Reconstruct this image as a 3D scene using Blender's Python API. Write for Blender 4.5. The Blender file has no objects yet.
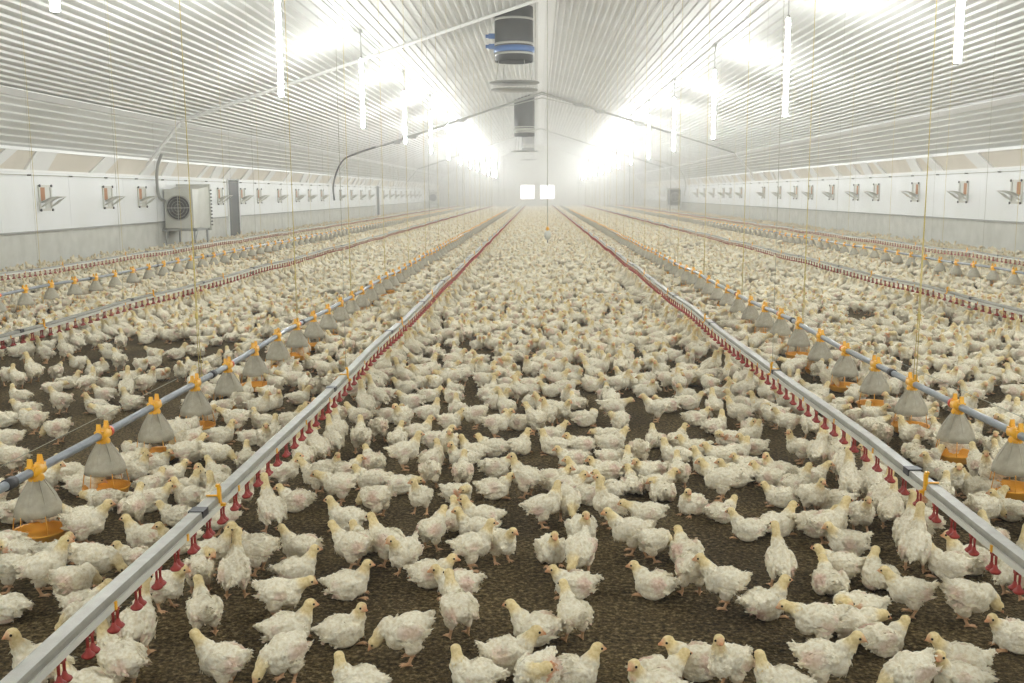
import bpy, bmesh, math, random
import numpy as np
from mathutils import Vector, Matrix, noise

sc = bpy.context.scene
C = sc.collection
rnd = random.Random(7)
PI = math.pi

# ------------------------------------------------------------------ camera, world, exposure
F_PX, W_PX, H_PX = 1000.0, 1024, 683
cam_d = bpy.data.cameras.new('camera')
cam = bpy.data.objects.new('camera', cam_d)
C.objects.link(cam)
cam_d.sensor_width = 36.0
cam_d.lens = 36.0 * F_PX / W_PX
cam_d.clip_start = 0.05
cam_d.clip_end = 400
CAM_R = Matrix.Rotation(math.radians(1.49), 3, 'Z') @ Matrix.Rotation(math.radians(90 - 8.42), 3, 'X') @ Matrix.Rotation(math.radians(-0.36), 3, 'Z')
CAM_P = Vector((0, 0, 1.8))
cam.matrix_world = Matrix.Translation(CAM_P) @ CAM_R.to_4x4()
sc.camera = cam

world = bpy.data.worlds.new('world')
sc.world = world
world.use_nodes = True
world.node_tree.nodes['Background'].inputs[0].default_value = (0.75, 0.78, 0.8, 1)
world.node_tree.nodes['Background'].inputs[1].default_value = 0.3
sc.view_settings.view_transform = 'Standard'
sc.view_settings.look = 'None'
sc.view_settings.gamma = 1
sc.view_settings.use_curve_mapping = False
sc.view_settings.exposure = 0.25
LAMP_POWER = 215.0
Y_A, Y_B = -15.98, 129.995
HAZE = ((Y_A, 60.0, 0.0036), (60.0, 95.0, 0.011), (95.0, Y_B, 0.020))             # dust thickens towards the far end
sc.cycles.max_bounces = 7
sc.cycles.diffuse_bounces = 5
sc.cycles.glossy_bounces = 3
sc.cycles.volume_bounces = 2
sc.cycles.transmission_bounces = 4
sc.cycles.use_denoising = True
sc.cycles.sample_clamp_indirect = 6.0
sc.cycles.caustics_reflective = False
sc.cycles.caustics_refractive = False


def px_of(p):                                                        # world point -> photo pixel
    q = CAM_R.transposed() @ (Vector(p) - CAM_P)
    if q.z > -0.05:
        return None
    return (W_PX / 2 + F_PX * q.x / -q.z, H_PX / 2 - F_PX * q.y / -q.z)


def floor_at(px, py, z=0.0):
    d = CAM_R @ Vector(((px - W_PX / 2) / F_PX, (H_PX / 2 - py) / F_PX, -1))
    t = (z - CAM_P.z) / d.z
    return CAM_P + d * t


# ------------------------------------------------------------------ helpers
def mat(name, col, rough=0.6, metal=0.0, emis=None, noise_scale=None, noise_amt=0.15, bump=0.0, spec=0.5, alpha=None):
    m = bpy.data.materials.new(name)
    m.use_nodes = True
    nt = m.node_tree
    b = nt.nodes['Principled BSDF']
    b.inputs['Base Color'].default_value = (*col, 1)
    b.inputs['Roughness'].default_value = rough
    b.inputs['Metallic'].default_value = metal
    b.inputs['Specular IOR Level'].default_value = spec
    if emis:
        b.inputs['Emission Color'].default_value = (*emis[0], 1)
        b.inputs['Emission Strength'].default_value = emis[1]
    if noise_scale:
        tc = nt.nodes.new('ShaderNodeTexCoord')
        n = nt.nodes.new('ShaderNodeTexNoise')
        n.inputs['Scale'].default_value = noise_scale
        n.inputs['Detail'].default_value = 5
        r = nt.nodes.new('ShaderNodeValToRGB')
        r.color_ramp.elements[0].position = 0.3
        r.color_ramp.elements[1].position = 0.72
        k = 1 - noise_amt
        r.color_ramp.elements[0].color = (col[0] * k, col[1] * k, col[2] * k * 0.97, 1)
        r.color_ramp.elements[1].color = (min(1, col[0] * 1.03), min(1, col[1] * 1.03), min(1, col[2] * 1.03), 1)
        nt.links.new(tc.outputs['Object'], n.inputs['Vector'])
        nt.links.new(n.outputs['Fac'], r.inputs[0])
        nt.links.new(r.outputs[0], b.inputs['Base Color'])
        if bump:
            bp = nt.nodes.new('ShaderNodeBump')
            bp.inputs['Strength'].default_value = bump
            bp.inputs['Distance'].default_value = 0.02
            nt.links.new(n.outputs['Fac'], bp.inputs['Height'])
            nt.links.new(bp.outputs[0], b.inputs['Normal'])
    return m


class MB:
    """collects shapes into one mesh"""
    def __init__(self):
        self.v = []
        self.f = []
        self.smooth = []

    def add(self, vs, fs, smooth=False, m=None):
        o = len(self.v)
        for p in vs:
            p = Vector(p)
            self.v.append(tuple(m @ p if m is not None else p))
        for f in fs:
            self.f.append(tuple(i + o for i in f))
            self.smooth.append(smooth)
        return self

    def box(self, x0, x1, y0, y1, z0, z1, m=None):
        vs = [(x, y, z) for x in (x0, x1) for y in (y0, y1) for z in (z0, z1)]
        fs = [(0, 1, 3, 2), (4, 6, 7, 5), (0, 4, 5, 1), (2, 3, 7, 6), (0, 2, 6, 4), (1, 5, 7, 3)]
        return self.add(vs, fs, False, m)

    def tube(self, pts, r, n=10, caps=True, smooth=True, m=None):
        """sweep a round section of radius r (number or list) along pts"""
        pts = [Vector(p) for p in pts]
        rs = r if isinstance(r, (list, tuple)) else [r] * len(pts)
        vs, fs = [], []
        prev = None
        for i, p in enumerate(pts):
            a = pts[max(i - 1, 0)]
            b = pts[min(i + 1, len(pts) - 1)]
            t = (b - a).normalized()
            if prev is None:
                u = t.cross(Vector((0, 0, 1)))
                if u.length < 0.1:
                    u = t.cross(Vector((1, 0, 0)))
            else:
                u = prev - t * prev.dot(t)
            u.normalize()
            prev = u
            w = t.cross(u)
            for k in range(n):
                an = 2 * PI * k / n
                vs.append(p + (u * math.cos(an) + w * math.sin(an)) * rs[i])
        for i in range(len(pts) - 1):
            for k in range(n):
                k2 = (k + 1) % n
                fs.append((i * n + k, i * n + k2, (i + 1) * n + k2, (i + 1) * n + k))
        if caps:
            fs.append(tuple(range(n))[::-1])
            fs.append(tuple((len(pts) - 1) * n + k for k in range(n)))
        return self.add(vs, fs, smooth, m)

    def lathe(self, prof, c=(0, 0, 0), n=20, smooth=True, m=None):
        """prof: list of (radius, z) turned about the vertical through c"""
        vs, fs = [], []
        for r, z in prof:
            for k in range(n):
                a = 2 * PI * k / n
                vs.append((c[0] + r * math.cos(a), c[1] + r * math.sin(a), c[2] + z))
        for i in range(len(prof) - 1):
            for k in range(n):
                k2 = (k + 1) % n
                fs.append((i * n + k, i * n + k2, (i + 1) * n + k2, (i + 1) * n + k))
        return self.add(vs, fs, smooth, m)

    def prism(self, poly, axis, a0, a1, m=None):
        """poly: 2D outline swept along an axis: 'y' -> (x,z), 'x' -> (y,z), 'z' -> (x,y)"""
        def P(q, a):
            return {'y': (q[0], a, q[1]), 'x': (a, q[0], q[1]), 'z': (q[0], q[1], a)}[axis]
        n = len(poly)
        vs = [P(q, a0) for q in poly] + [P(q, a1) for q in poly]
        fs = [(i, (i + 1) % n, n + (i + 1) % n, n + i) for i in range(n)]
        fs += [tuple(range(n))[::-1], tuple(range(n, 2 * n))]
        return self.add(vs, fs, False, m)

    def mesh(self, name, m):
        me = bpy.data.meshes.new(name)
        me.from_pydata(self.v, [], self.f)
        me.polygons.foreach_set('use_smooth', self.smooth)
        me.materials.append(m)
        bm = bmesh.new()
        bm.from_mesh(me)
        bmesh.ops.recalc_face_normals(bm, faces=bm.faces)
        bm.to_mesh(me)
        bm.free()
        me.update()
        return me

    def build(self, name, m, parent=None, loc=None):
        return link(name, self.mesh(name, m), parent, loc)


def link(name, me, parent=None, loc=None, rz=0.0):
    o = bpy.data.objects.new(name, me)
    C.objects.link(o)
    if parent is not None:
        o.parent = parent
    if loc is not None:
        o.location = loc
    if rz:
        o.rotation_euler = (0, 0, rz)
    return o


def tag(o, label=None, cat=None, group=None, kind=None):
    if label:
        o['label'] = label
    if cat:
        o['category'] = cat
    if group:
        o['group'] = group
    if kind:
        o['kind'] = kind
    return o


def thing(name, label, cat, loc=(0, 0, 0), group=None, rz=0.0):
    return tag(link(name, None, None, loc, rz), label, cat, group)


def copy_tree(o, parent=None):
    c = o.copy()
    C.objects.link(c)
    c.parent = parent
    for ch in KIDS.get(o.name, ()):
        copy_tree(ch, c)
    return c


KIDS = {}


def note_kids(root):
    for ch in list(C.objects):
        if ch.parent is not None:
            KIDS.setdefault(ch.parent.name, [])
            if ch not in KIDS[ch.parent.name]:
                KIDS[ch.parent.name].append(ch)


ORD = ['', 'first', 'second', 'third', 'fourth', 'fifth', 'sixth', 'seventh', 'eighth', 'ninth', 'tenth', 'eleventh', 'twelfth',
       'thirteenth', 'fourteenth', 'fifteenth', 'sixteenth', 'seventeenth', 'eighteenth', 'nineteenth', 'twentieth']
TENS = {20: 'twenty', 30: 'thirty', 40: 'forty', 50: 'fifty', 60: 'sixty', 70: 'seventy', 80: 'eighty', 90: 'ninety'}


def ordinal(n):
    if n <= 20:
        return ORD[n]
    t, u = n // 10 * 10, n % 10
    return TENS[t] + '-' + ORD[u] if u else TENS[t][:-1] + 'ieth'


# ------------------------------------------------------------------ materials
M = {}
M['white_panel'] = mat('white_wall_panel', (0.84, 0.855, 0.86), 0.42, noise_scale=0.7, noise_amt=0.06)
M['concrete'] = mat('painted_concrete', (0.66, 0.655, 0.6), 0.75, noise_scale=2.5, noise_amt=0.16, bump=0.12)
M['ceiling'] = mat('white_ribbed_sheet', (0.64, 0.64, 0.615), 0.5, noise_scale=0.5, noise_amt=0.1)
M['fascia'] = mat('cream_foil', (0.80, 0.745, 0.66), 0.28, noise_scale=1.2, noise_amt=0.12)
M['white'] = mat('white_paint', (0.85, 0.85, 0.83), 0.4)
M['alu'] = mat('galvanised_rail', (0.36, 0.35, 0.31), 0.5, metal=0.35, noise_scale=14, noise_amt=0.22)
M['pvc'] = mat('white_pvc', (0.66, 0.65, 0.59), 0.35)
M['red'] = mat('red_plastic', (0.33, 0.022, 0.012), 0.55, noise_scale=60, noise_amt=0.25)
M['yellow'] = mat('yellow_plastic', (0.88, 0.44, 0.015), 0.4)
M['orange'] = mat('orange_plastic', (0.80, 0.38, 0.04), 0.45)
M['pipe'] = mat('grey_feed_pipe', (0.24, 0.27, 0.31), 0.32, noise_scale=25, noise_amt=0.2)
M['hopper'] = mat('dusty_hopper_plastic', (0.56, 0.52, 0.41), 0.5, noise_scale=30, noise_amt=0.2)
M['hopper'].node_tree.nodes['Principled BSDF'].inputs['Alpha'].default_value = 0.72
M['black'] = mat('black_plastic', (0.03, 0.03, 0.035), 0.5)
M['dark'] = mat('dark_grey_panel', (0.025, 0.026, 0.028), 0.5)
M['chimney'] = mat('dark_chimney_sheet', (0.028, 0.030, 0.028), 0.5, noise_scale=6, noise_amt=0.3)
M['band'] = mat('dull_metal_band', (0.42, 0.42, 0.38), 0.45, metal=0.3)
M['blue'] = mat('blue_plastic', (0.04, 0.13, 0.36), 0.4)
M['grey'] = mat('grey_metal', (0.36, 0.36, 0.34), 0.5, metal=0.3)
M['heater'] = mat('stainless_casing', (0.62, 0.62, 0.57), 0.38, metal=0.3, noise_scale=3, noise_amt=0.12)
M['cord_yellow'] = mat('yellow_cord', (0.62, 0.5, 0.16), 0.7)
M['cord_grey'] = mat('grey_cord', (0.38, 0.37, 0.28), 0.7)
M['filter'] = mat('orange_brown_pad', (0.45, 0.21, 0.09), 0.8)
M['flap'] = mat('pale_grey_flap', (0.62, 0.61, 0.55), 0.5)
M['window'] = mat('daylight_window', (0.9, 0.9, 0.9), 0.3, emis=((1, 1, 1), 3.5))
M['tube'] = mat('glowing_tube', (0.9, 0.9, 0.9), 0.3, emis=((0.965, 0.988, 0.975), LAMP_POWER))


def litter_mat():
    m = bpy.data.materials.new('brown_litter')
    m.use_nodes = True
    nt = m.node_tree
    b = nt.nodes['Principled BSDF']
    b.inputs['Roughness'].default_value = 0.95
    b.inputs['Specular IOR Level'].default_value = 0.15
    tc = nt.nodes.new('ShaderNodeTexCoord')
    n1 = nt.nodes.new('ShaderNodeTexNoise')
    n1.inputs['Scale'].default_value = 45
    n1.inputs['Detail'].default_value = 8
    n1.inputs['Roughness'].default_value = 0.7
    n2 = nt.nodes.new('ShaderNodeTexNoise')
    n2.inputs['Scale'].default_value = 1.6
    n2.inputs['Detail'].default_value = 4
    vor = nt.nodes.new('ShaderNodeTexVoronoi')
    vor.inputs['Scale'].default_value = 70
    r = nt.nodes.new('ShaderNodeValToRGB')
    e = r.color_ramp.elements
    e[0].position = 0.36
    e[0].color = (0.018, 0.013, 0.006, 1)
    e[1].position = 0.68
    e[1].color = (0.38, 0.29, 0.16, 1)
    k = e.new(0.52)
    k.color = (0.110, 0.080, 0.038, 1)
    r2 = nt.nodes.new('ShaderNodeValToRGB')
    r2.color_ramp.elements[0].color = (0.62, 0.6, 0.58, 1)
    r2.color_ramp.elements[0].position = 0.35
    r2.color_ramp.elements[1].color = (1.25, 1.22, 1.1, 1)
    r2.color_ramp.elements[1].position = 0.7
    mx = nt.nodes.new('ShaderNodeMix')
    mx.data_type = 'RGBA'
    mx.blend_type = 'MULTIPLY'
    mx.inputs[0].default_value = 1
    bp = nt.nodes.new('ShaderNodeBump')
    bp.inputs['Strength'].default_value = 1.0
    bp.inputs['Distance'].default_value = 0.012
    ad = nt.nodes.new('ShaderNodeMath')
    ad.operation = 'ADD'
    L = nt.links.new
    for n in (n1, n2, vor):
        L(tc.outputs['Object'], n.inputs['Vector'])
    L(n1.outputs['Fac'], r.inputs[0])
    L(n2.outputs['Fac'], r2.inputs[0])
    L(r.outputs[0], mx.inputs[6])
    L(r2.outputs[0], mx.inputs[7])
    L(mx.outputs[2], b.inputs['Base Color'])
    L(n1.outputs['Fac'], ad.inputs[0])
    L(vor.outputs['Distance'], ad.inputs[1])
    L(ad.outputs[0], bp.inputs['Height'])
    L(bp.outputs[0], b.inputs['Normal'])
    return m


M['litter'] = litter_mat()

# ------------------------------------------------------------------ the building
XL, XR, Y0, Y1 = -12.8, 13.4, -16.0, 130.0
RX, RZ = 0.30, 8.1
CREASE_Z = 4.22
CXL, CXR = -11.73, 12.33
EAVE = 2.95


def roof_z(x):
    if x < RX:
        return CREASE_Z + (RZ - CREASE_Z) * (x - CXL) / (RX - CXL)
    return CREASE_Z + (RZ - CREASE_Z) * (CXR - x) / (CXR - RX)


tag(MB().box(XL - .3, XR + .3, Y0 - .3, Y1 + .3, -0.3, 0).build('floor', M['litter']), kind='structure')
tag(MB().box(XL - .3, XL, Y0, Y1, 0, EAVE + .3).build('wall_left', M['concrete']), kind='structure')
tag(MB().box(XR, XR + .3, Y0, Y1, 0, EAVE + .3).build('wall_right', M['concrete']), kind='structure')


def gable(y0, y1):
    return [(XL - .3, 0), (XR + .3, 0), (XR + .3, EAVE + .3), (CXR + .2, CREASE_Z + .25), (RX, RZ + .3), (CXL - .2, CREASE_Z + .25), (XL - .3, EAVE + .3)]


tag(MB().prism(gable(0, 0), 'y', Y1, Y1 + .3).build('wall_back', M['concrete']), kind='structure')
tag(MB().prism(gable(0, 0), 'y', Y0 - .3, Y0).build('wall_front', M['concrete']), kind='structure')


# ribbed ceiling: trapezoid ribs running the length of the house
def ribbed(p0, p1, pitch=0.225, depth=0.045):
    """points of a ribbed section from p0 to p1; ribs stand out downwards/inwards"""
    p0, p1 = Vector(p0), Vector(p1)
    d = p1 - p0
    L = d.length
    t = d / L
    nrm = Vector((t.y, -t.x))
    if nrm.y > 0:
        nrm = -nrm
    n = max(1, round(L / pitch))
    s = L / n
    out = []
    for i in range(n):
        a = p0 + t * (i * s)
        out += [a, a + t * (s * .50), a + t * (s * .60) + nrm * depth, a + t * (s * .90) + nrm * depth]
    out.append(p1)
    return out


sec = ribbed((XL, EAVE), (CXL, CREASE_Z), 0.21)[:-1] + ribbed((CXL, CREASE_Z), (RX, RZ))[:-1] + ribbed((RX, RZ), (CXR, CREASE_Z))[:-1] + ribbed((CXR, CREASE_Z), (XR, EAVE), 0.21)
mb = MB()
ys = [Y0, Y1]
vs, fs = [], []
for y in ys:
    for q in sec:
        vs.append((q.x, y, q.y))
for y in ys:                                                         # outer skin
    for q in sec:
        vs.append((q.x * 1.01, y, q.y + .28))
n = len(sec)
for i in range(n - 1):
    fs.append((i, i + 1, n + i + 1, n + i))
    fs.append((2 * n + i, 3 * n + i, 3 * n + i + 1, 2 * n + i + 1))
for i in range(n - 1):
    fs.append((i, 2 * n + i, 2 * n + i + 1, i + 1))
    fs.append((n + i, n + i + 1, 3 * n + i + 1, 3 * n + i))
fs.append((0, n, 3 * n, 2 * n))
fs.append((n - 1, 3 * n - 1 - n + n, 4 * n - 1, 2 * n - 1)) if False else fs.append((n - 1, 3 * n - 1, 4 * n - 1, 2 * n - 1))
mb.add(vs, fs)
tag(mb.build('ceiling', M['ceiling']), kind='structure')
# ridge cap and the seams where the slope changes
tag(MB().prism([(RX - .32, RZ - .125), (RX, RZ - .04), (RX + .32, RZ - .125), (RX + .32, RZ - .145), (RX, RZ - .07), (RX - .32, RZ - .145)], 'y', Y0, Y1).build('trim_1', M['white']), kind='structure')
for k, cx in ((2, CXL), (3, CXR)):
    s = 1 if cx < 0 else -1
    tag(MB().prism([(cx - .07 * s, CREASE_Z - .16), (cx + .10 * s, CREASE_Z - .045), (cx + .10 * s, CREASE_Z - .025), (cx - .07 * s, CREASE_Z - .13)], 'y', Y0, Y1).build('trim_%d' % k, M['white']), kind='structure')

# white insulated panel bands on both long walls, fascia above them with slanted white pieces modelling its lamp reflections
k = 4
for X, s in ((XL, 1), (XR, -1)):
    mb = MB()
    y = Y0
    while y < Y1 - .1:                                               # panel after panel with a thin joint
        y2 = min(y + 3.6, Y1)
        mb.box(X, X + .07 * s, y + .004, y2 - .004, .94, 2.40) if s > 0 else mb.box(X - .07, X, y + .004, y2 - .004, .94, 2.40)
        y = y2
    tag(mb.build('trim_%d' % k, M['white_panel']), kind='structure')
    k += 1
    xa, xb = sorted((X, X + .10 * s))
    tag(MB().box(xa, xb, Y0, Y1, 2.40, 2.46).build('trim_%d' % k, M['white']), kind='structure')
    k += 1
    xa, xb = sorted((X, X + .085 * s))
    tag(MB().box(xa, xb, Y0, Y1, .90, .94).build('trim_%d' % k, M['grey']), kind='structure')
    k += 1
    # sloping fascia between the panels and the eave
    poly = [(X, 2.46), (X + .02 * s, 2.46), (X + .20 * s, EAVE + .02), (X, EAVE + .02)]
    tag(MB().prism(poly, 'y', Y0, Y1).build('trim_%d' % k, M['fascia']), kind='structure')
    k += 1
    tag(MB().box(*sorted((X, X + .26 * s)), Y0, Y1, EAVE - .03, EAVE + .05).build('trim_%d' % k, M['white']), kind='structure')
    k += 1
    mb = MB()
    y = 16.0 if s > 0 else 17.5
    rr = random.Random(3)
    while y < 128:                                                   # lamp reflections in the foil, built as slanted white pieces
        lean = rr.choice((.35, .8, .8))
        w = rr.uniform(.35, 1.1)
        vs = []
        for (yy, zz, dx) in ((y, 2.46, .03), (y + w, 2.46, .03), (y + w + lean, EAVE, .215), (y + lean, EAVE, .215)):
            vs.append((X + dx * s, yy, zz))
        for (yy, zz, dx) in ((y, 2.46, .10), (y + w, 2.46, .10), (y + w + lean, EAVE, .25), (y + lean, EAVE, .25)):
            vs.append((X + dx * s, yy, zz))
        mb.add(vs, [(0, 1, 2, 3), (4, 7, 6, 5), (0, 4, 5, 1), (1, 5, 6, 2), (2, 6, 7, 3), (3, 7, 4, 0)])
        y += rr.choice((1.5, 1.9, 2.6, 3.6))
    tag(mb.build('trim_%d' % k, M['white']), kind='structure')
    k += 1

# far windows, dark door openings on the left
for i, (x0, x1) in enumerate(((-2.2, -0.35), (0.35, 2.2))):
    mb = MB().box(x0, x1, Y1 - .03, Y1 - .01, 1.05, 2.85)
    w = tag(mb.build('window_%d' % (i + 1), M['window']), kind='structure')
    fr = MB()
    for a in (x0, x1):
        fr.box(a - .06, a + .06, Y1 - .07, Y1 - .005, .99, 2.91)
    for z in (1.05, 2.85):
        fr.box(x0 - .06, x1 + .06, Y1 - .07, Y1 - .005, z - .06, z + .06)
    fr.build('window_frame', M['white'], w)
for i, y in enumerate((41.2, 79.4)):
    d = tag(MB().box(XL, XL + .10, y, y + 1.45, .12, 2.44).build('door_%d' % (i + 1), M['dark']), kind='structure')
    fr = MB()
    fr.box(XL, XL + .13, y - .06, y, .1, 2.48)
    fr.box(XL, XL + .13, y + 1.45, y + 1.51, .1, 2.48)
    fr.build('door_frame', M['white'], d)

# haze: dusty air filling the house
for i, (ya, yb, dens) in enumerate(HAZE):
    hz = bpy.data.materials.new('dusty_air')
    hz.use_nodes = True
    nt = hz.node_tree
    nt.nodes.remove(nt.nodes['Principled BSDF'])
    vs_ = nt.nodes.new('ShaderNodeVolumeScatter')
    vs_.inputs['Color'].default_value = (1.0, 1.0, 0.995, 1)
    vs_.inputs['Density'].default_value = dens
    vs_.inputs['Anisotropy'].default_value = 0.55
    nt.links.new(vs_.outputs[0], nt.nodes['Material Output'].inputs['Volume'])
    air = MB().prism([(XL + .01, .002), (XR - .01, .002), (XR - .01, EAVE - .02), (CXR - .06, CREASE_Z - .02), (RX, RZ - .02), (CXL + .06, CREASE_Z - .02), (XL + .01, EAVE - .02)], 'y', ya, yb - .004)
    tag(air.build('dust_haze', hz), ['thin dusty haze in the near part of the house', 'dusty haze in the middle of the house', 'thick white haze in front of the far end wall'][i], 'haze', kind='stuff')

# ------------------------------------------------------------------ chickens
CREAM = np.array((0.86, 0.81, 0.665))
YEL = np.array((0.80, 0.63, 0.28))
FACE = np.array((0.70, 0.40, 0.24))
BEAK = np.array((0.72, 0.36, 0.20))
LEG = np.array((0.62, 0.38, 0.22))
PINK = np.array((0.68, 0.43, 0.35))


def feather_mat():
    m = bpy.data.materials.new('chicken_plumage')
    m.use_nodes = True
    nt = m.node_tree
    b = nt.nodes['Principled BSDF']
    b.inputs['Roughness'].default_value = 0.85
    b.inputs['Specular IOR Level'].default_value = 0.2
    at = nt.nodes.new('ShaderNodeAttribute')
    at.attribute_name = 'col'
    tc = nt.nodes.new('ShaderNodeTexCoord')
    n = nt.nodes.new('ShaderNodeTexNoise')
    n.inputs['Scale'].default_value = 75
    n.inputs['Detail'].default_value = 4
    r = nt.nodes.new('ShaderNodeValToRGB')
    r.color_ramp.elements[0].position = 0.32
    r.color_ramp.elements[0].color = (0.82, 0.765, 0.65, 1)
    r.color_ramp.elements[1].position = 0.6
    r.color_ramp.elements[1].color = (1, 1, 1, 1)
    mx = nt.nodes.new('ShaderNodeMix')
    mx.data_type = 'RGBA'
    mx.blend_type = 'MULTIPLY'
    mx.inputs[0].default_value = 1
    bp = nt.nodes.new('ShaderNodeBump')
    bp.inputs['Strength'].default_value = 0.5
    bp.inputs['Distance'].default_value = 0.006
    L = nt.links.new
    L(tc.outputs['Object'], n.inputs['Vector'])
    L(n.outputs['Fac'], r.inputs[0])
    L(at.outputs['Color'], mx.inputs[6])
    L(r.outputs[0], mx.inputs[7])
    L(mx.outputs[2], b.inputs['Base Color'])
    L(n.outputs['Fac'], bp.inputs['Height'])
    L(bp.outputs[0], b.inputs['Normal'])
    return m


M['bird'] = feather_mat()
_ico = bmesh.new()
bmesh.ops.create_icosphere(_ico, subdivisions=2, radius=1)
ICO_V = [v.co.copy() for v in _ico.verts]
ICO_F = [tuple(v.index for v in f.verts) for f in _ico.faces]
_ico.free()


def ell(mb, c, r, ry=0.0, rz=0.0):
    """ellipsoid with centre c, radii r, tipped by ry about the y axis (nose up positive) and rz about z"""
    R = Matrix.Rotation(rz, 3, 'Z') @ Matrix.Rotation(-ry, 3, 'Y')
    c = Vector(c)
    mb.add([c + R @ Vector((v.x * r[0], v.y * r[1], v.z * r[2])) for v in ICO_V], ICO_F, True)


# name: stand?, body centre height, body pitch, neck points (x,y,z relative to shoulder), head yaw, beak pitch, tail lift
POSES = {
    'S0': (1, .131, 8, [(0, 0, 0), (.018, 0, .034), (.028, 0, .062)], 0, -8, 15),
    'S1': (1, .132, 12, [(0, 0, 0), (.014, .006, .034), (.020, .010, .064)], 55, -5, 10),
    'S2': (1, .129, 2, [(0, 0, 0), (.024, 0, .030), (.042, 0, .052)], -20, -12, 22),
    'N0': (1, .128, -4, [(0, 0, 0), (.034, 0, .018), (.064, 0, .026)], 5, -18, 14),
    'U0': (1, .138, 32, [(0, 0, 0), (.012, 0, .044), (.018, 0, .088)], 0, 22, -8),
    'U1': (1, .136, 25, [(0, 0, 0), (.016, .004, .040), (.028, .006, .080)], 25, 12, 0),
    'P0': (1, .128, -14, [(0, 0, 0), (.034, 0, -.022), (.052, 0, -.060)], 8, -50, 24),
    'P1': (1, .128, 0, [(0, 0, 0), (.014, .036, .020), (-.018, .060, .018)], 150, -25, 15),
    'L0': (0, .066, 4, [(0, 0, 0), (.014, 0, .030), (.024, 0, .056)], 0, -8, 12),
    'L1': (0, .066, 6, [(0, 0, 0), (.010, .010, .030), (.014, .016, .052)], 60, -5, 8),
    'L2': (0, .064, 0, [(0, 0, 0), (.022, 0, .020), (.032, 0, .036)], -25, -10, 18),
    'L3': (0, .068, 2, [(0, 0, 0), (.020, -.004, .028), (.036, -.006, .048)], -10, -14, 30),
    'B0': (0, .064, -4, [(0, 0, 0), (.030, 0, .006), (.050, 0, .000)], 10, -20, 10),
    'B1': (0, .064, 0, [(0, 0, 0), (.016, .032, .014), (.002, .054, .010)], 110, -20, 16),
}


def body_frame(zc, pitch):
    a = math.radians(pitch)
    R = Matrix.Rotation(-a, 3, 'Y')
    o = Vector((0, 0, zc))
    return R, o


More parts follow.
